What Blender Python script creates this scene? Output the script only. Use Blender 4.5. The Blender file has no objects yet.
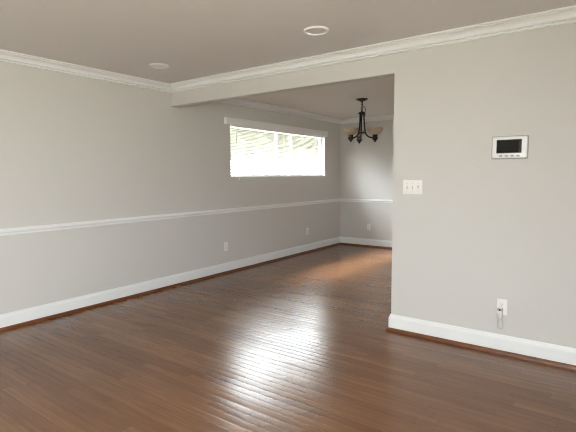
import bpy, bmesh, math, random
from mathutils import Vector, Matrix
random.seed(7)
PI = math.pi
S = bpy.context.scene
COL = S.collection

# ------------------------------------------------------------------ camera
cam_d = bpy.data.cameras.new('camera'); cam = bpy.data.objects.new('camera', cam_d); COL.objects.link(cam)
S.camera = cam
cam_d.sensor_fit = 'HORIZONTAL'; cam_d.sensor_width = 36.0; cam_d.lens = 445.12 / 576 * 36.0
cam_d.clip_start = 0.05; cam_d.clip_end = 300
F = Vector((-0.5847312, 0.80632014, -0.08909123)); R = Vector((0.80986836, 0.58657446, -0.00660556)); U = Vector((-0.04693244, 0.07601465, 0.99600157))
M = Matrix((R, U, -F)).transposed().to_4x4(); M.translation = Vector((4.3313, -3.5964, 1.3507))
cam.matrix_world = M

# ------------------------------------------------------------------ world / light / exposure
SKY = 15.2; GLOWK = 2.9; SUN = 105.0
w = bpy.data.worlds.new('overcast_sky'); S.world = w; w.use_nodes = True
nt = w.node_tree; nt.nodes.clear()
out = nt.nodes.new('ShaderNodeOutputWorld'); bg = nt.nodes.new('ShaderNodeBackground')
tc = nt.nodes.new('ShaderNodeTexCoord'); sep = nt.nodes.new('ShaderNodeSeparateXYZ'); cr = nt.nodes.new('ShaderNodeValToRGB')
nt.links.new(tc.outputs['Generated'], sep.inputs[0]); nt.links.new(sep.outputs['Z'], cr.inputs['Fac'])
cr.color_ramp.elements[0].position = 0.0; cr.color_ramp.elements[0].color = (0.92, 0.965, 1.0, 1)
cr.color_ramp.elements[1].position = 0.8; cr.color_ramp.elements[1].color = (0.88, 0.945, 1.0, 1)
# thin overcast, brighter towards the hidden sun on the -x side
GLOW = Vector((-0.84, -0.15, 0.53)).normalized()
dot = nt.nodes.new('ShaderNodeVectorMath'); dot.operation = 'DOT_PRODUCT'; dot.inputs[1].default_value = GLOW
nrm = nt.nodes.new('ShaderNodeVectorMath'); nrm.operation = 'NORMALIZE'
nt.links.new(tc.outputs['Generated'], nrm.inputs[0]); nt.links.new(nrm.outputs[0], dot.inputs[0])
mr = nt.nodes.new('ShaderNodeMapRange'); mr.interpolation_type = 'SMOOTHSTEP'
mr.inputs['From Min'].default_value = 0.0; mr.inputs['From Max'].default_value = 0.95
mr.inputs['To Min'].default_value = SKY; mr.inputs['To Max'].default_value = SKY*GLOWK
nt.links.new(dot.outputs['Value'], mr.inputs['Value']); nt.links.new(mr.outputs['Result'], bg.inputs['Strength'])
nt.links.new(cr.outputs['Color'], bg.inputs['Color'])
nt.links.new(bg.outputs[0], out.inputs[0])

sl = bpy.data.lights.new('hazy_sun', 'SUN'); sl.energy = SUN; sl.angle = math.radians(30); sl.color = (1.0, 0.99, 0.94)
so = bpy.data.objects.new('hazy_sun', sl); COL.objects.link(so); so.location = (-8, 0, 9)
so.rotation_euler = (-Vector((-0.50, -0.12, 0.86))).to_track_quat('-Z', 'Y').to_euler()
def portal(name, loc, rot, sx, sy):
    l = bpy.data.lights.new(name, 'AREA'); l.shape = 'RECTANGLE'; l.size = sx; l.size_y = sy; l.energy = 1
    l.cycles.is_portal = True
    o = bpy.data.objects.new(name, l); COL.objects.link(o); o.location = loc; o.rotation_euler = rot
    return o
XR, YB, H, D, XO = 5.0, -5.6, 2.44, 4.138, 2.828      # main room x 0..XR, y YB..0 ; dining x 0..XO, y TH..D
TH = 0.12
W1 = (1.015, 3.555, 1.345, 2.085)                      # dining window in the left wall: y0 y1 z0 z1
W2 = (2.93, 4.7, 0.45, 2.12)
W3 = (-5.3, -2.6, 0.45, 2.12)                          # unseen, guessed right wall window, added for main room light : y0 y1 z0 z1
# W2 : unseen, guessed window behind the camera, sized for room light: x0 x1 z0 z1
portal('portal_dining', (-0.13, (W1[0]+W1[1])/2, (W1[2]+W1[3])/2), (0, -PI/2, 0), W1[3]-W1[2], W1[1]-W1[0])
portal('portal_back', ((W2[0]+W2[1])/2, YB-0.12, (W2[2]+W2[3])/2), (PI/2, 0, 0), W2[1]-W2[0], W2[3]-W2[2])
portal('portal_right', (XR+0.12, (W3[0]+W3[1])/2, (W3[2]+W3[3])/2), (0, PI/2, 0), W3[3]-W3[2], W3[1]-W3[0])
S.view_settings.view_transform = 'Standard'; S.view_settings.look = 'None'
S.view_settings.exposure = 0.0; S.view_settings.gamma = 1.0; S.view_settings.use_curve_mapping = False
S.cycles.max_bounces = 14; S.cycles.diffuse_bounces = 8; S.cycles.transparent_max_bounces = 16; S.cycles.transmission_bounces = 8
S.cycles.sample_clamp_indirect = 8.0; S.cycles.use_denoising = True; S.cycles.use_adaptive_sampling = False
S.cycles.denoiser = 'OPENIMAGEDENOISE'; S.cycles.denoising_input_passes = 'RGB_ALBEDO_NORMAL'; S.cycles.denoising_prefilter = 'NONE'; S.cycles.filter_width = 1.15

# ------------------------------------------------------------------ materials
def lin(c):
    return tuple((v/255/12.92 if v/255 <= 0.04045 else ((v/255+0.055)/1.055)**2.4) for v in c) + (1,)
def mat(name, rgb, rough=0.6, metal=0.0, noise=0.0, nscale=8.0, bump=0.0, bscale=200.0, spec=0.5):
    m = bpy.data.materials.new(name); m.use_nodes = True; n = m.node_tree; b = n.nodes['Principled BSDF']
    b.inputs['Roughness'].default_value = rough; b.inputs['Metallic'].default_value = metal
    b.inputs['Specular IOR Level'].default_value = spec
    t = n.nodes.new('ShaderNodeTexCoord')
    nz = n.nodes.new('ShaderNodeTexNoise'); nz.inputs['Scale'].default_value = nscale; nz.inputs['Detail'].default_value = 4
    n.links.new(t.outputs['Object'], nz.inputs['Vector'])
    mx = n.nodes.new('ShaderNodeMix'); mx.data_type = 'RGBA'
    c = lin(rgb); k = 1 - noise
    mx.inputs['A'].default_value = c; mx.inputs['B'].default_value = (c[0]*k, c[1]*k, c[2]*k, 1)
    n.links.new(nz.outputs['Fac'], mx.inputs['Factor']); n.links.new(mx.outputs['Result'], b.inputs['Base Color'])
    if bump:
        nb = n.nodes.new('ShaderNodeTexNoise'); nb.inputs['Scale'].default_value = bscale; nb.inputs['Detail'].default_value = 2
        n.links.new(t.outputs['Object'], nb.inputs['Vector'])
        bp = n.nodes.new('ShaderNodeBump'); bp.inputs['Distance'].default_value = bump; bp.inputs['Strength'].default_value = 1
        n.links.new(nb.outputs['Fac'], bp.inputs['Height']); n.links.new(bp.outputs[0], b.inputs['Normal'])
    return m
WALL = mat('greige_wall_paint', (204, 201, 197), 0.75, noise=0.03, nscale=1.5, spec=0.3)
CEIL = mat('ceiling_paint', (218, 214, 211), 0.9, noise=0.02, nscale=2, spec=0.2)
TRIM = mat('white_semigloss_trim', (231, 231, 231), 0.38, noise=0.02, nscale=3)
SHOE = mat('stained_oak_shoe', (124, 70, 36), 0.35, noise=0.55, nscale=14)
PLATE = mat('white_plastic', (232, 229, 225), 0.4)
DARK = mat('dark_slot', (42, 38, 35), 0.6)
GREYP = mat('grey_plastic', (168, 166, 162), 0.45)
SILVER = mat('pale_silver_plastic', (232, 232, 233), 0.35)
SCREEN = mat('dark_glass_screen', (10, 12, 11), 0.02, spec=0.35)
PINK = mat('pale_pinkish_plastic', (208, 201, 197), 0.4)
BRONZE = mat('oil_rubbed_bronze', (20, 15, 13), 0.5, metal=0.2, noise=0.3, nscale=30)
STEEL = mat('screw_steel', (190, 188, 182), 0.3, metal=0.9)
VINYL = mat('white_vinyl_sash', (238, 238, 236), 0.4)
BLACKW = mat('black_wire', (20, 18, 17), 0.5)
LAMPIN = mat('matt_white_baffle', (226, 221, 214), 0.6)
LAWN = mat('dry_lawn', (134, 131, 122), 0.95, noise=0.4, nscale=0.8)
LEAF = mat('green_foliage', (70, 80, 54), 0.8, noise=0.5, nscale=1.2)

def glass_mat():
    m = bpy.data.materials.new('clear_window_glass'); m.use_nodes = True; n = m.node_tree; n.nodes.clear()
    o = n.nodes.new('ShaderNodeOutputMaterial'); mx = n.nodes.new('ShaderNodeMixShader')
    tr = n.nodes.new('ShaderNodeBsdfTransparent'); tr.inputs[0].default_value = (0.97, 0.985, 0.98, 1)
    gl = n.nodes.new('ShaderNodeBsdfGlossy'); gl.inputs['Roughness'].default_value = 0.02
    lw = n.nodes.new('ShaderNodeLayerWeight'); lw.inputs['Blend'].default_value = 0.5
    pw = n.nodes.new('ShaderNodeMath'); pw.operation = 'POWER'; pw.inputs[1].default_value = 5.0
    ma = n.nodes.new('ShaderNodeMath'); ma.operation = 'MULTIPLY_ADD'; ma.inputs[1].default_value = 0.9; ma.inputs[2].default_value = 0.04
    n.links.new(lw.outputs['Facing'], pw.inputs[0]); n.links.new(pw.outputs[0], ma.inputs[0])
    n.links.new(ma.outputs[0], mx.inputs[0]); n.links.new(tr.outputs[0], mx.inputs[1]); n.links.new(gl.outputs[0], mx.inputs[2])
    n.links.new(mx.outputs[0], o.inputs[0]); return m
GLASS = glass_mat()
def translucent_mat(name, rgb, trans, rough=0.4, mottled=0.0):
    m = bpy.data.materials.new(name); m.use_nodes = True; n = m.node_tree
    b = n.nodes['Principled BSDF']; o = n.nodes['Material Output']; b.inputs['Roughness'].default_value = rough
    tl = n.nodes.new('ShaderNodeBsdfTranslucent'); mx = n.nodes.new('ShaderNodeMixShader'); mx.inputs[0].default_value = trans
    c = lin(rgb)
    t = n.nodes.new('ShaderNodeTexCoord'); nz = n.nodes.new('ShaderNodeTexNoise'); nz.inputs['Scale'].default_value = 14; nz.inputs['Detail'].default_value = 5
    nz.inputs['Distortion'].default_value = 1.5
    n.links.new(t.outputs['Object'], nz.inputs['Vector'])
    mc = n.nodes.new('ShaderNodeMix'); mc.data_type = 'RGBA'; k = 1-mottled
    mc.inputs['A'].default_value = c; mc.inputs['B'].default_value = (c[0]*k, c[1]*k*0.96, c[2]*k*0.88, 1)
    n.links.new(nz.outputs['Fac'], mc.inputs['Factor'])
    n.links.new(mc.outputs['Result'], b.inputs['Base Color']); n.links.new(mc.outputs['Result'], tl.inputs['Color'])
    n.links.new(b.outputs[0], mx.inputs[1]); n.links.new(tl.outputs[0], mx.inputs[2]); n.links.new(mx.outputs[0], o.inputs[0])
    return m
SLAT = translucent_mat('white_vinyl_slats', (204, 204, 201), 0.03)
ALAB = translucent_mat('cream_alabaster_glass', (222, 206, 180), 0.35, 0.3, 0.45)

def floor_mat():
    m = bpy.data.materials.new('stained_oak_strip_floor'); m.use_nodes = True; n = m.node_tree; L = n.links.new
    b = n.nodes['Principled BSDF']
    def math_(op, a=None, c=None, k=None):
        q = n.nodes.new('ShaderNodeMath'); q.operation = op
        for i, v in enumerate((a, c, k)):
            if v is None: continue
            if isinstance(v, (int, float)): q.inputs[i].default_value = v
            else: L(v, q.inputs[i])
        return q.outputs[0]
    t = n.nodes.new('ShaderNodeTexCoord'); s = n.nodes.new('ShaderNodeSeparateXYZ'); L(t.outputs['Object'], s.inputs[0])
    x, y = s.outputs['X'], s.outputs['Y']
    PW, PL = 0.0572, 1.3
    v = math_('DIVIDE', y, PW); row = math_('FLOOR', v); fv = math_('FRACT', v)
    wn = n.nodes.new('ShaderNodeTexWhiteNoise'); wn.noise_dimensions = '1D'; L(row, wn.inputs['W'])
    u = math_('ADD', math_('DIVIDE', x, PL), math_('MULTIPLY', wn.outputs['Value'], 7.31))
    colm = math_('FLOOR', u); fu = math_('FRACT', u)
    cb = n.nodes.new('ShaderNodeCombineXYZ'); L(row, cb.inputs[0]); L(colm, cb.inputs[1])
    wp = n.nodes.new('ShaderNodeTexWhiteNoise'); wp.noise_dimensions = '2D'; L(cb.outputs[0], wp.inputs['Vector'])
    sc = n.nodes.new('ShaderNodeSeparateColor'); L(wp.outputs['Color'], sc.inputs[0])
    # grain : noise stretched along the board, shifted per board
    g = n.nodes.new('ShaderNodeCombineXYZ')
    L(math_('MULTIPLY', x, 3.0), g.inputs[0]); L(math_('MULTIPLY', y, 70.0), g.inputs[1]); L(math_('MULTIPLY', sc.outputs[0], 50.0), g.inputs[2])
    gn = n.nodes.new('ShaderNodeTexNoise'); gn.inputs['Scale'].default_value = 1.0; gn.inputs['Detail'].default_value = 5; gn.inputs['Roughness'].default_value = 0.6; L(g.outputs[0], gn.inputs['Vector'])
    # big wear blotches
    bn = n.nodes.new('ShaderNodeTexNoise'); bn.inputs['Scale'].default_value = 0.9; bn.inputs['Detail'].default_value = 3; L(t.outputs['Object'], bn.inputs['Vector'])
    tone = math_('ADD', math_('MULTIPLY', sc.outputs[1], 0.2), math_('MULTIPLY', gn.outputs['Fac'], 0.55))
    tone = math_('ADD', tone, math_('MULTIPLY', bn.outputs['Fac'], 0.4))
    rp = n.nodes.new('ShaderNodeValToRGB'); L(tone, rp.inputs['Fac']); e = rp.color_ramp.elements
    e[0].position = 0.25; e[0].color = lin((92, 62, 43)); e[1].position = 0.95; e[1].color = lin((148, 110, 78))
    q = e.new(0.6); q.color = lin((117, 82, 57))
    # gaps
    dv = math_('MINIMUM', fv, math_('SUBTRACT', 1.0, fv)); du = math_('MINIMUM', fu, math_('SUBTRACT', 1.0, fu))
    gv = math_('SUBTRACT', 1.0, math_('SMOOTH_MIN', math_('DIVIDE', dv, 0.035), 1.0, 0.1)); gu = math_('SUBTRACT', 1.0, math_('MINIMUM', math_('DIVIDE', du, 0.0022), 1.0))
    gap = math_('MAXIMUM', math_('MAXIMUM', gv, gu), 0.0)
    mx = n.nodes.new('ShaderNodeMix'); mx.data_type = 'RGBA'; L(math_('MULTIPLY', gap, 0.28), mx.inputs['Factor'])
    L(rp.outputs['Color'], mx.inputs['A']); mx.inputs['B'].default_value = lin((38, 24, 17)); L(mx.outputs['Result'], b.inputs['Base Color'])
    # relief : cupped boards, each a little tilted, open joints, grain
    cup = math_('MULTIPLY', math_('POWER', math_('ABSOLUTE', math_('SUBTRACT', fv, 0.5)), 2.0), -0.0017)
    tilt = math_('MULTIPLY', math_('MULTIPLY', math_('SUBTRACT', sc.outputs[2], 0.5), math_('SUBTRACT', fv, 0.5)), 0.0022)
    hgt = math_('ADD', math_('ADD', cup, tilt), math_('ADD', math_('MULTIPLY', gap, -0.0003), math_('MULTIPLY', gn.outputs['Fac'], 0.0003)))
    bp = n.nodes.new('ShaderNodeBump'); bp.inputs['Strength'].default_value = 1.0; bp.inputs['Distance'].default_value = 1.0
    L(hgt, bp.inputs['Height']); L(bp.outputs[0], b.inputs['Normal'])
    L(math_('ADD', 0.22, math_('MULTIPLY', bn.outputs['Fac'], 0.05)), b.inputs['Roughness'])
    b.inputs['Specular IOR Level'].default_value = 0.5
    return m
FLOOR = floor_mat()

# ------------------------------------------------------------------ mesh helpers
def box(bm, x0, x1, y0, y1, z0, z1, bev=0.0, seg=2):
    r = bmesh.ops.create_cube(bm, size=1.0); vs = r['verts']
    for v in vs:
        v.co = Vector((x0 + (v.co.x+.5)*(x1-x0), y0 + (v.co.y+.5)*(y1-y0), z0 + (v.co.z+.5)*(z1-z0)))
    if bev:
        es = list({e for v in vs for e in v.link_edges})
        bmesh.ops.bevel(bm, geom=es, offset=bev, segments=seg, profile=0.5, affect='EDGES')
def tube(bm, pts, r, n=8, closed=False):
    pts = [Vector(p) for p in pts]; N = len(pts); rings = []
    rr = r if isinstance(r, (list, tuple)) else [r]*N
    prev = None
    for i, p in enumerate(pts):
        if closed: d = pts[(i+1) % N] - pts[i-1]
        else: d = pts[min(i+1, N-1)] - pts[max(i-1, 0)]
        d.normalize()
        if prev is None:
            a = Vector((0, 0, 1)) if abs(d.z) < 0.9 else Vector((1, 0, 0))
            u = d.cross(a).normalized()
        else:
            u = (prev - d*prev.dot(d)).normalized()
        prev = u; v = d.cross(u)
        rings.append([bm.verts.new(p + (u*math.cos(2*PI*k/n) + v*math.sin(2*PI*k/n))*rr[i]) for k in range(n)])
    for i in range(N if closed else N-1):
        a, b = rings[i], rings[(i+1) % N]
        off = 0
        if closed and i == N-1:
            off = min(range(n), key=lambda o: (a[0].co - b[o].co).length)
        for k in range(n):
            bm.faces.new((a[k], a[(k+1) % n], b[(k+1+off) % n], b[(k+off) % n]))
    if not closed:
        bm.faces.new(list(reversed(rings[0]))); bm.faces.new(rings[-1])
def lathe(bm, prof, n=32, c=(0, 0, 0), axis='Z'):
    rings = []
    for (r, z) in prof:
        if r < 1e-6:
            rings.append([bm.verts.new(Vector(c) + Vector((0, 0, z)))])
        else:
            rings.append([bm.verts.new(Vector(c) + Vector((r*math.cos(2*PI*k/n), r*math.sin(2*PI*k/n), z))) for k in range(n)])
    for a, b in zip(rings, rings[1:]):
        for k in range(n):
            q = [a[k % len(a)], a[(k+1) % len(a)], b[(k+1) % len(b)], b[k % len(b)]]
            u = []
            for v in q:
                if v not in u: u.append(v)
            if len(u) > 2: bm.faces.new(u)
def obj(name, bm, m, parent=None, smooth=False, loc=None):
    bmesh.ops.recalc_face_normals(bm, faces=bm.faces)
    me = bpy.data.meshes.new(name); bm.to_mesh(me); bm.free(); me.materials.append(m)
    if smooth:
        for p in me.polygons: p.use_smooth = True
        try: me.set_sharp_from_angle(angle=math.radians(40))
        except Exception: pass
    o = bpy.data.objects.new(name, me); COL.objects.link(o)
    if parent: o.parent = parent
    if loc: o.location = loc
    return o
def struct(name, bm, m, parent=None, smooth=False):
    o = obj(name, bm, m, parent, smooth)
    if not parent: o['kind'] = 'structure'
    return o
def thing(name, label, cat, loc=(0, 0, 0), rz=0.0, group=None):
    o = bpy.data.objects.new(name, None); COL.objects.link(o); o.location = loc; o.rotation_euler = (0, 0, rz)
    o.empty_display_size = 0.1
    o['label'] = label; o['category'] = cat
    if group: o['group'] = group
    return o
def copy_tree(o, parent=None):
    c = o.copy(); COL.objects.link(c)
    if parent: c.parent = parent
    for ch in list(o.children): copy_tree(ch, c)
    return c
B = bmesh.new

# ------------------------------------------------------------------ room shell
def wall_with_hole(name, axis, a0, a1, t0, t1, hole, m):
    """axis 'x' : wall runs along x (thickness in y t0..t1); axis 'y' the other way round; hole = (s0,s1,z0,z1)"""
    bm = B()
    def bb(s0, s1, z0, z1):
        if axis == 'x': box(bm, s0, s1, t0, t1, z0, z1)
        else: box(bm, t0, t1, s0, s1, z0, z1)
    if hole:
        h0, h1, z0, z1 = hole
        bb(a0, h0, 0, H); bb(h1, a1, 0, H); bb(h0, h1, 0, z0); bb(h0, h1, z1, H)
    else: bb(a0, a1, 0, H)
    return struct(name, bm, m)
bm = B(); box(bm, -0.15, XR+0.15, YB-0.15, D+0.15, -0.1, 0); struct('floor', bm, FLOOR)
bm = B(); box(bm, -0.15, XR+0.15, YB-0.15, D+0.15, H, H+0.1); struct('ceiling', bm, CEIL)
wall_with_hole('wall_left', 'y', YB, D+0.15, -0.15, 0, W1, WALL)
wall_with_hole('wall_far', 'x', 0, XO, D, D+0.15, None, WALL)
wall_with_hole('wall_back', 'x', -0.15, XR+0.15, YB-0.15, YB, W2, WALL)
wall_with_hole('wall_right', 'y', YB, TH, XR, XR+0.15, W3, WALL)
wall_with_hole('wall_partition', 'x', XO, XR, 0, TH, None, WALL)
wall_with_hole('wall_dining', 'y', TH, D+0.15, XO, XO+0.15, None, WALL)
bm = B(); box(bm, 0, XO, 0, TH, 2.1976, H)
es = [e for e in bm.edges if all(abs(v.co.z-2.1976) < 1e-4 for v in e.verts) and abs(e.verts[0].co.y-e.verts[1].co.y) < 1e-4]
bmesh.ops.bevel(bm, geom=es, offset=0.008, segments=3, profile=0.5, affect='EDGES')
struct('wall_header', bm, WALL)

def run(name, prof, p, q, nrm, m, mp=1, mq=1):
    """sweep a moulding profile [(offset from wall, z)] from p to q; mp/mq = 1 inside mitre, -1 outside mitre, 0 square"""
    p = Vector((p[0], p[1], 0)); q = Vector((q[0], q[1], 0)); d = (q-p).normalized(); nv = Vector((nrm[0], nrm[1], 0))
    bm = B(); A = []; Z = []
    for (o, z) in prof:
        A.append(bm.verts.new(p + nv*o + d*(o*mp) + Vector((0, 0, z))))
        Z.append(bm.verts.new(q + nv*o - d*(o*mq) + Vector((0, 0, z))))
    k = len(prof)
    for i in range(k):
        bm.faces.new((A[i], A[(i+1) % k], Z[(i+1) % k], Z[i]))
    bm.faces.new(A); bm.faces.new(list(reversed(Z)))
    return struct(name, bm, m)
BASE = [(0, 0.0), (0.016, 0.0), (0.016, 0.112), (0.0145, 0.122), (0.010, 0.130), (0.0085, 0.138), (0.006, 0.145), (0, 0.146)]
SH = [(0.016, 0), (0.034, 0), (0.034, 0.008), (0.0325, 0.017), (0.028, 0.025), (0.022, 0.029), (0.016, 0.030)]
RAIL = [(0, 0.845), (0.007, 0.845), (0.010, 0.853), (0.010, 0.862), (0.016, 0.868), (0.022, 0.877), (0.022, 0.886), (0.016, 0.893), (0.012, 0.896), (0.012, 0.901), (0.008, 0.905), (0, 0.905)]
def crown(h=0.0837, p=0.0849):
    z = H-h
    pts = [(0, z), (0.012, z), (0.018, z+0.003), (0.019, z+0.007), (0.016, z+0.011), (0.006, z+0.012), (0.006, z+0.018),
           (0.020, z+0.019), (0.026, z+0.022), (0.027, z+0.026), (0.024, z+0.029), (0.014, z+0.030), (0.014, z+0.035)]
    for i in range(1, 10):                                       # cove
        a = i/9*PI/2
        pts.append((0.062-0.046*math.cos(a), H-0.019-(h-0.054)*(1-math.sin(a))))
    pts += [(0.062, H-0.012), (p-0.002, H-0.012), (p, H-0.010), (p, H), (0, H)]
    return pts
CR = crown()
runs = [  # side, from, to, normal, mitres
    ('left', (0, YB), (0, 0), (1, 0), 1, 1), ('partition', (0, 0), (XR, 0), (0, -1), 1, 1),
    ('right', (XR, YB), (XR, 0), (-1, 0), 1, 1), ('back', (0, YB), (XR, YB), (0, 1), 1, 1)]
t = 1
for s, p, q, nv, a, b in runs:
    run('trim_%d' % t, CR, p, q, nv, TRIM, a, b); t += 1
for p, q, nv in (((0, TH), (0, D), (1, 0)), ((0, D), (XO, D), (0, -1)), ((XO, TH), (XO, D), (-1, 0)), ((0, TH), (XO, TH), (0, 1))):
    run('trim_%d' % t, CR, p, q, nv, TRIM); t += 1
# chair rail : left wall and far wall
run('trim_%d' % t, RAIL, (0, YB), (0, D), (1, 0), TRIM); t += 1
run('trim_%d' % t, RAIL, (0, D), (XO, D), (0, -1), TRIM); t += 1
for s, p, q, nv, a, b in (('left', (0, YB), (0, D), (1, 0), 1, 1), ('far', (0, D), (XO, D), (0, -1), 1, 1),
                          ('partition', (XO, 0), (XR, 0), (0, -1), -1, 1), ('dining', (XO, 0), (XO, D), (-1, 0), -1, 1),
                          ('right', (XR, YB), (XR, 0), (-1, 0), 1, 1), ('back', (0, YB), (XR, YB), (0, 1), 1, 1)):
    run('baseboard_' + s, BASE, p, q, nv, TRIM, a, b)
    run('trim_%d' % t, SH, p, q, nv, SHOE, a, b); t += 1

# windows : frame with sashes and panes
def window(name, axis, s0, s1, z0, z1, t0, t1, mull, mw=0.016):
    bm = B(); f = 0.035
    def bb(bm, a0, a1, b0, b1, u0=t0, u1=t1, bev=0.004):
        if axis == 'y': box(bm, u0, u1, a0, a1, b0, b1, bev)
        else: box(bm, a0, a1, u0, u1, b0, b1, bev)
    bb(bm, s0, s1, z0, z0+f); bb(bm, s0, s1, z1-f, z1); bb(bm, s0, s0+f, z0+f, z1-f); bb(bm, s1-f, s1, z0+f, z1-f)
    for mm in mull: bb(bm, mm-mw, mm+mw, z0+f, z1-f)
    o = struct(name, bm, VINYL)
    xs = [s0+f] + [v for mm in mull for v in (mm-mw, mm+mw)] + [s1-f]
    tm = (t0+t1)/2
    for i in range(0, len(xs), 2):
        bm = B(); bb(bm, xs[i], xs[i+1], z0+f, z1-f, tm-0.003, tm+0.003, 0); obj('pane', bm, GLASS, o)
    return o
window('window_1', 'y', *W1, -0.12, -0.07, [2.19, 2.60])
window('window_2_unseen', 'x', *W2, YB-0.11, YB-0.06, [(W2[0]+W2[1])/2])
window('window_3_unseen', 'y', *W3, XR+0.06, XR+0.11, [(W3[0]+W3[1])/2])
# white jamb liner of the dining window
bm = B(); y0, y1, z0, z1 = W1; j = 0.006
box(bm, -0.07, 0, y0, y0+j, z0, z1); box(bm, -0.07, 0, y1-j, y1, z0, z1); box(bm, -0.07, 0, y0+j, y1-j, z0, z0+j); box(bm, -0.07, 0, y0+j, y1-j, z1-j, z1)
struct('trim_%d' % t, bm, TRIM); t += 1

# outdoors
bm = B(); box(bm, -0.56, -0.15, YB-0.5, D+0.6, 2.38, 2.50, 0.01); struct('trim_%d' % t, bm, TRIM); t += 1     # unseen overhang, added to shade the upper part of the dining blind
bm = B(); box(bm, -90, 90, -60, 60, -0.6, -0.5); o = struct('ground', bm, LAWN)
bm = B()
for i in range(150):
    yy = -38 + 78*(i % 75)/74 + random.uniform(-0.5, 0.5); xx = -21 + random.uniform(-1.5, 1.5)
    low = 3.3 - 0.055*max(yy-5, 0)
    zc = low + random.uniform(0.9, 1.6) + (2.2 if i >= 75 else 0); r = random.uniform(1.1, 1.5)
    q = bmesh.ops.create_icosphere(bm, subdivisions=2, radius=1.0)
    for v in q['verts']:
        k = r*(1+random.uniform(-0.25, 0.25)); v.co = Vector((xx+v.co.x*k*1.2, yy+v.co.y*k*1.2, zc+v.co.z*k*0.9))
    if i < 75 and i % 5 == 0: tube(bm, [(xx, yy, -0.5), (xx+0.1, yy, 1.5), (xx, yy, zc)], [0.16, 0.12, 0.08], 7)
o = obj('tree_line', bm, LEAF); o['kind'] = 'stuff'; o['label'] = 'green trees outdoors glimpsed through the white window blind'; o['category'] = 'trees'

# ------------------------------------------------------------------ window blind
y0, y1, z0, z1 = W1
BX = -0.026
bl = thing('window_blind', 'white horizontal slat blind with valance, lowered in the small high window', 'blind', (0, 2.285, z0))
def rel(bm, o=bl): bmesh.ops.translate(bm, verts=bm.verts, vec=-Vector(o.location)); return bm
b0, b1 = y0+0.03, y1-0.022
bm = B(); pitch = 0.0205; zz = z0+0.045; til = math.radians(45)
while zz < z1-0.05:
    top = []; bot = []
    for e, yy in enumerate((b0, b1)):
        a = []; c = []
        for k in range(5):
            s = (k/4-0.5)*0.025; cr_ = 0.0018*(1-(2*k/4-1)**2)
            dx = s*math.cos(til) + cr_*math.sin(til); dz = -s*math.sin(til) + cr_*math.cos(til)
            a.append(bm.verts.new((BX+dx, yy, zz+dz))); c.append(bm.verts.new((BX+dx, yy, zz+dz-0.0006)))
        top.append(a); bot.append(c)
    for k in range(4):
        bm.faces.new((top[0][k], top[0][k+1], top[1][k+1], top[1][k])); bm.faces.new((bot[0][k], bot[1][k], bot[1][k+1], bot[0][k+1]))
    for k in (0, 4): bm.faces.new((top[0][k], top[1][k], bot[1][k], bot[0][k]))
    for e in (0, 1): bm.faces.new(top[e] + list(reversed(bot[e])))
    zz += pitch
obj('slats', rel(bm), SLAT, bl, True)
bm = B(); box(bm, BX-0.013, BX+0.013, b0, b1, z1-0.036, z1-0.008, 0.003); obj('headrail', rel(bm), VINYL, bl)
bm = B(); box(bm, BX-0.012, BX+0.012, b0, b1, z0+0.008, z0+0.028, 0.004); obj('bottom_rail', rel(bm), VINYL, bl)
for yy in (1.16, 2.32, 3.44):
    bm = B()
    for s in (-1, 1): box(bm, BX+s*0.0125-0.0006, BX+s*0.0125+0.0006, yy-0.006, yy+0.006, z0+0.02, z1-0.03)
    obj('ladder_tape', rel(bm), VINYL, bl)
bm = B(); tube(bm, [(BX+0.020, 1.185, z1-0.03), (BX+0.022, 1.185, 1.7), (0.008, 1.185, 1.36), (0.008, 1.185, 1.322)], 0.0014, 6)
pc = obj('pull_cord', rel(bm), VINYL, bl)
bm = B(); lathe(bm, [(0, 0.0), (0.007, 0.002), (0.008, 0.012), (0.004, 0.03), (0, 0.032)], 12, (0.008, 1.185, 1.296)); obj('tassel', rel(bm), VINYL, pc, True)
# valance board : face, returns, lip
bm = B(); v0, v1 = 0.900, 3.565; vz0, vz1 = 2.068, 2.150
box(bm, 0.046, 0.058, v0, v1, vz0, vz1, 0.003); box(bm, 0.0, 0.046, v0, v0+0.012, vz0, vz1, 0.002); box(bm, 0.0, 0.046, v1-0.012, v1, vz0, vz1, 0.002)
box(bm, 0.0, 0.064, v0-0.005, v1+0.005, vz1, vz1+0.012, 0.003)
obj('valance', rel(bm), TRIM, bl)

# ------------------------------------------------------------------ chandelier
CX, CY = 1.396, 2.267
ch = thing('chandelier', 'dark bronze chandelier with cream glass bowl shades hanging from the ceiling', 'chandelier', (CX, CY, H))
bm = B(); lathe(bm, [(0, 0), (0.085, 0), (0.086, -0.006), (0.080, -0.011), (0.055, -0.022), (0.030, -0.032), (0.014, -0.038), (0.012, -0.046), (0, -0.048)], 36)
obj('canopy', bm, BRONZE, ch, True)
bm = B()
def link(bm, c, h, wd, turn, r=0.0042):
    pts = []
    for k in range(20):
        a = 2*PI*k/20; s = wd*math.cos(a); pts.append((c[0]+s*math.cos(turn), c[1]+s*math.sin(turn), c[2]+h*math.sin(a)))
    tube(bm, pts, r, 6, True)
yawc = math.atan2(0.586, 0.810) - math.radians(9.4)
for i, zc in enumerate((-0.064, -0.097, -0.130, -0.162)): link(bm, (0, 0, zc), 0.022, 0.012, yawc + (PI/2 if i % 2 else 0))
obj('chain', bm, BRONZE, ch, True)
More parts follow.
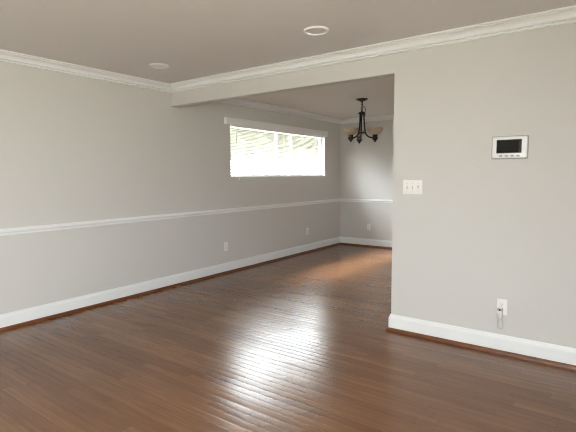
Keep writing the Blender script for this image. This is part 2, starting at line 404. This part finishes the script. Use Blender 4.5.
# slack lamp wire hanging beside the chain
ex = Vector((math.cos(yawc), math.sin(yawc), 0))
bm = B(); pts = []
for k, (s, z) in enumerate([(0.004, -0.046), (0.006, -0.075), (0.012, -0.098), (0.034, -0.112), (0.048, -0.128), (0.050, -0.15), (0.044, -0.175), (0.042, -0.205), (0.046, -0.228), (0.040, -0.246), (0.027, -0.238), (0.022, -0.21), (0.014, -0.195)]):
    pts.append(tuple(ex*s + Vector((0, 0, z))))
tube(bm, pts, 0.0045, 6); obj('lamp_wire', bm, BLACKW, ch, True)
bm = B(); lathe(bm, [(0, -0.160), (0.012, -0.162), (0.018, -0.180), (0.036, -0.186), (0.050, -0.192), (0.051, -0.206), (0.034, -0.214), (0.018, -0.222), (0, -0.228)], 24); obj('hub', bm, BRONZE, ch, True)
bm = B(); lathe(bm, [(0.052, -0.470), (0.058, -0.470), (0.058, -0.482), (0.052, -0.482), (0.052, -0.470)], 32)
for k in range(3):
    a = 2*PI*k/3 + 0.3; box_pts = [(0.0, 0.0, -0.476), (0.054*math.cos(a), 0.054*math.sin(a), -0.476)]; tube(bm, box_pts, 0.0045, 6)
lathe(bm, [(0, -0.466), (0.012, -0.468), (0.012, -0.484), (0, -0.488)], 12)
obj('ring', bm, BRONZE, ch, True)
armpts = [(0.030, -0.196), (0.032, -0.26), (0.036, -0.33), (0.042, -0.40), (0.050, -0.455), (0.062, -0.490), (0.085, -0.522), (0.115, -0.542), (0.150, -0.549), (0.180, -0.548), (0.198, -0.546)]
def smooth_pts(p, n=3):
    o = []
    for i in range(len(p)-1):
        a = p[max(i-1, 0)]; b = p[i]; c = p[i+1]; d = p[min(i+2, len(p)-1)]
        for k in range(n):
            u = k/n
            o.append(tuple(0.5*(2*b[j] + (c[j]-a[j])*u + (2*a[j]-5*b[j]+4*c[j]-d[j])*u*u + (3*b[j]-a[j]-3*c[j]+d[j])*u**3) for j in (0, 1)))
    o.append(p[-1]); return o
def make_arm():
    bm = B(); tube(bm, [(r, 0, z) for r, z in smooth_pts(armpts)], 0.0105, 8); a = obj('arm', bm, BRONZE, ch, True)
    bm = B(); lathe(bm, [(0, -0.618), (0.008, -0.613), (0.018, -0.596), (0.034, -0.576), (0.044, -0.564), (0.044, -0.555), (0.034, -0.548), (0.034, -0.522), (0.037, -0.514), (0.030, -0.509), (0, -0.509)], 20, (0.198, 0, 0)); obj('socket_cup', bm, BRONZE, a, True)
    bm = B(); prof = [(0.0, -0.512), (0.034, -0.512), (0.056, -0.506), (0.078, -0.492), (0.094, -0.474), (0.104, -0.452), (0.109, -0.430), (0.110, -0.420)]
    inn = [(r-0.005 if r > 0.01 else 0, z+0.004) for r, z in prof[:-1]] + [(0.106, -0.420)]
    lathe(bm, prof + list(reversed(inn)), 32, (0.198, 0, 0)); obj('bowl_shade', bm, ALAB, a, True)
    return a
arm0 = make_arm()
for k, ang in enumerate((-20, 100, 220)):
    a = arm0 if k == 0 else copy_tree(arm0, ch)
    a.rotation_euler = (0, 0, yawc + math.radians(ang))

# ------------------------------------------------------------------ recessed lights
def downlight(loc, label):
    t_ = thing('recessed_light', label, 'ceiling light', loc, 0, 'round recessed ceiling lights')
    bm = B(); lathe(bm, [(0.076, 0.0), (0.094, 0.0), (0.095, -0.005), (0.090, -0.013), (0.085, -0.014), (0.078, -0.006), (0.076, 0.0)], 40); obj('trim_ring', bm, TRIM, t_, True)
    bm = B(); lathe(bm, [(0.0775, -0.001), (0.0775, -0.006), (0.050, -0.0065), (0, -0.007), (0, -0.001), (0.0775, -0.001)], 40); obj('lens', bm, LAMPIN, t_, True)
    return t_
downlight((0.692, -0.712, H), 'round white recessed ceiling light nearer the left wall')
downlight((2.489, -0.680, H), 'round white recessed ceiling light further from the left wall, top centre')

# ------------------------------------------------------------------ wall plates.  Built facing -y with their back on y = 0
def slot_plate(t_, wd, ht):
    bm = B(); box(bm, -wd/2, wd/2, -0.006, 0, -ht/2, ht/2, 0.0028, 3); obj('cover_plate', bm, PLATE, t_, True)
def make_outlet(label):
    t_ = thing('wall_outlet', label, 'outlet', group='white duplex wall outlets')
    slot_plate(t_, 0.074, 0.120)
    for s in (-1, 1):
        bm = B(); lathe(bm, [(0, 0), (0.0165, 0), (0.0165, 0.0030), (0.0155, 0.0036), (0, 0.0036)], 24)
        for v in bm.verts:
            x, y, z = v.co; v.co = Vector((x, -0.0055-z, max(-0.0135, min(0.0135, y)) + s*0.0195))
        r = obj('receptacle', bm, PLATE, t_, True)
        bm = B(); y_ = -0.0093
        for dx, hh in ((-0.0064, 0.0085), (0.0064, 0.0072)): box(bm, dx-0.0013, dx+0.0013, y_, y_+0.001, s*0.0195+0.003-hh/2, s*0.0195+0.003+hh/2)
        box(bm, -0.0024, 0.0024, y_, y_+0.001, s*0.0195-0.0105, s*0.0195-0.0060)
        obj('slots', bm, DARK, r)
    bm = B(); lathe(bm, [(0, 0), (0.003, 0), (0.0028, 0.0012), (0, 0.0016)], 12)
    for v in bm.verts: x, y, z = v.co; v.co = Vector((x, -0.0058-z, y))
    obj('screw', bm, STEEL, t_, True)
    return t_
o1 = make_outlet('white outlet low on the partition wall, with a plug-in device in it'); o1.location = (3.708, 0, 0.360)
for loc, rz, lab in (((0, 0.885, 0.375), PI/2, 'white outlet low on the left wall, left of the high window'),
                     ((0, 2.950, 0.373), PI/2, 'white outlet low on the left wall, below the right half of the window'),
                     ((0.629, D, 0.375), 0, 'white outlet low on the far wall, near the room corner')):
    c = copy_tree(o1); c.location = loc; c.rotation_euler = (0, 0, rz); c['label'] = lab

# plug-in device with a thin loop
pg = thing('plug_in_device', 'small pale plug-in device with a thin wire loop, in the partition wall outlet', 'plug', (3.700, -0.0095, 0.318))
bm = B(); box(bm, -0.018, 0.018, -0.034, 0.0, -0.050, 0.018, 0.006, 3); box(bm, -0.015, 0.015, -0.040, -0.030, -0.046, -0.006, 0.004, 2); obj('body', bm, PINK, pg, True)
bm = B(); box(bm, -0.0185, 0.0185, -0.030, -0.002, 0.017, 0.036, 0.005, 2); cap = obj('cap', bm, GREYP, pg, True)
bm = B(); box(bm, -0.006, 0.006, -0.031, -0.029, 0.020, 0.033, 0.0008); obj('switch_window', bm, DARK, cap)
bm = B(); box(bm, -0.014, 0.014, -0.030, -0.006, 0.036, 0.048, 0.005, 2); obj('plug_neck', bm, PLATE, pg, True)
bm = B(); pts = []
for k in range(17):
    a = PI + PI*k/16; pts.append((0.006+0.019*math.cos(a), -0.016, -0.096+0.026*math.sin(a)))
pts = [(-0.006, -0.016, -0.048), (-0.011, -0.016, -0.07)] + pts + [(0.022, -0.016, -0.07), (0.014, -0.016, -0.048)]
tube(bm, pts, 0.0022, 6); obj('wire_loop', bm, GREYP, pg, True)

# triple toggle switch
sw = thing('light_switch', 'white triple light switch plate on the partition wall by the opening', 'light switch', (3.001, 0, 1.254))
slot_plate(sw, 0.163, 0.116)
for k, up in ((-1, 1), (0, 1), (1, -1)):
    cx = k*0.046
    bm = B(); box(bm, cx-0.0055, cx+0.0055, -0.0068, -0.0055, -0.0125, 0.0125, 0.0003); fr = obj('toggle_slot', bm, GREYP, sw)
    bm = B()
    vs = [(-0.0042, 0), (0.0042, 0)]
    tube(bm, [(cx, -0.004, -up*0.001), (cx, -0.012, up*0.006), (cx, -0.0185, up*0.011)], [0.0048, 0.0044, 0.0036], 8); obj('toggle', bm, PLATE, fr, True)
    for s in (-1, 1):
        bm = B(); lathe(bm, [(0, 0), (0.003, 0), (0.0028, 0.0012), (0, 0.0016)], 10, (cx, s*0.030, 0.0058))
        for v in bm.verts: x, y, z = v.co; v.co = Vector((x, -z, y))
        obj('screw', bm, GREYP, sw, True)

# thermostat / keypad
th = thing('thermostat', 'white wall thermostat with dark rectangular screen on the partition wall', 'thermostat', (3.722, 0, 1.548))
bm = B(); box(bm, -0.121, 0.121, -0.008, 0, -0.083, 0.083, 0.007, 3); obj('back_plate', bm, GREYP, th, True)
bm = B(); box(bm, -0.116, 0.116, -0.028, -0.008, -0.078, 0.078, 0.009, 4); bd = obj('housing', bm, SILVER, th, True)
bm = B(); box(bm, -0.085, 0.081, -0.030, -0.027, -0.042, 0.056, 0.0025, 2); fr = obj('screen_bezel', bm, DARK, th, True)
bm = B(); box(bm, -0.080, 0.076, -0.031, -0.029, -0.037, 0.051, 0.0006); obj('screen', bm, SCREEN, fr)
for k in range(4):
    bm = B(); box(bm, -0.066+k*0.038, -0.044+k*0.038, -0.0300, -0.0270, -0.067, -0.055, 0.0014, 2); obj('button', bm, GREYP, th, True)
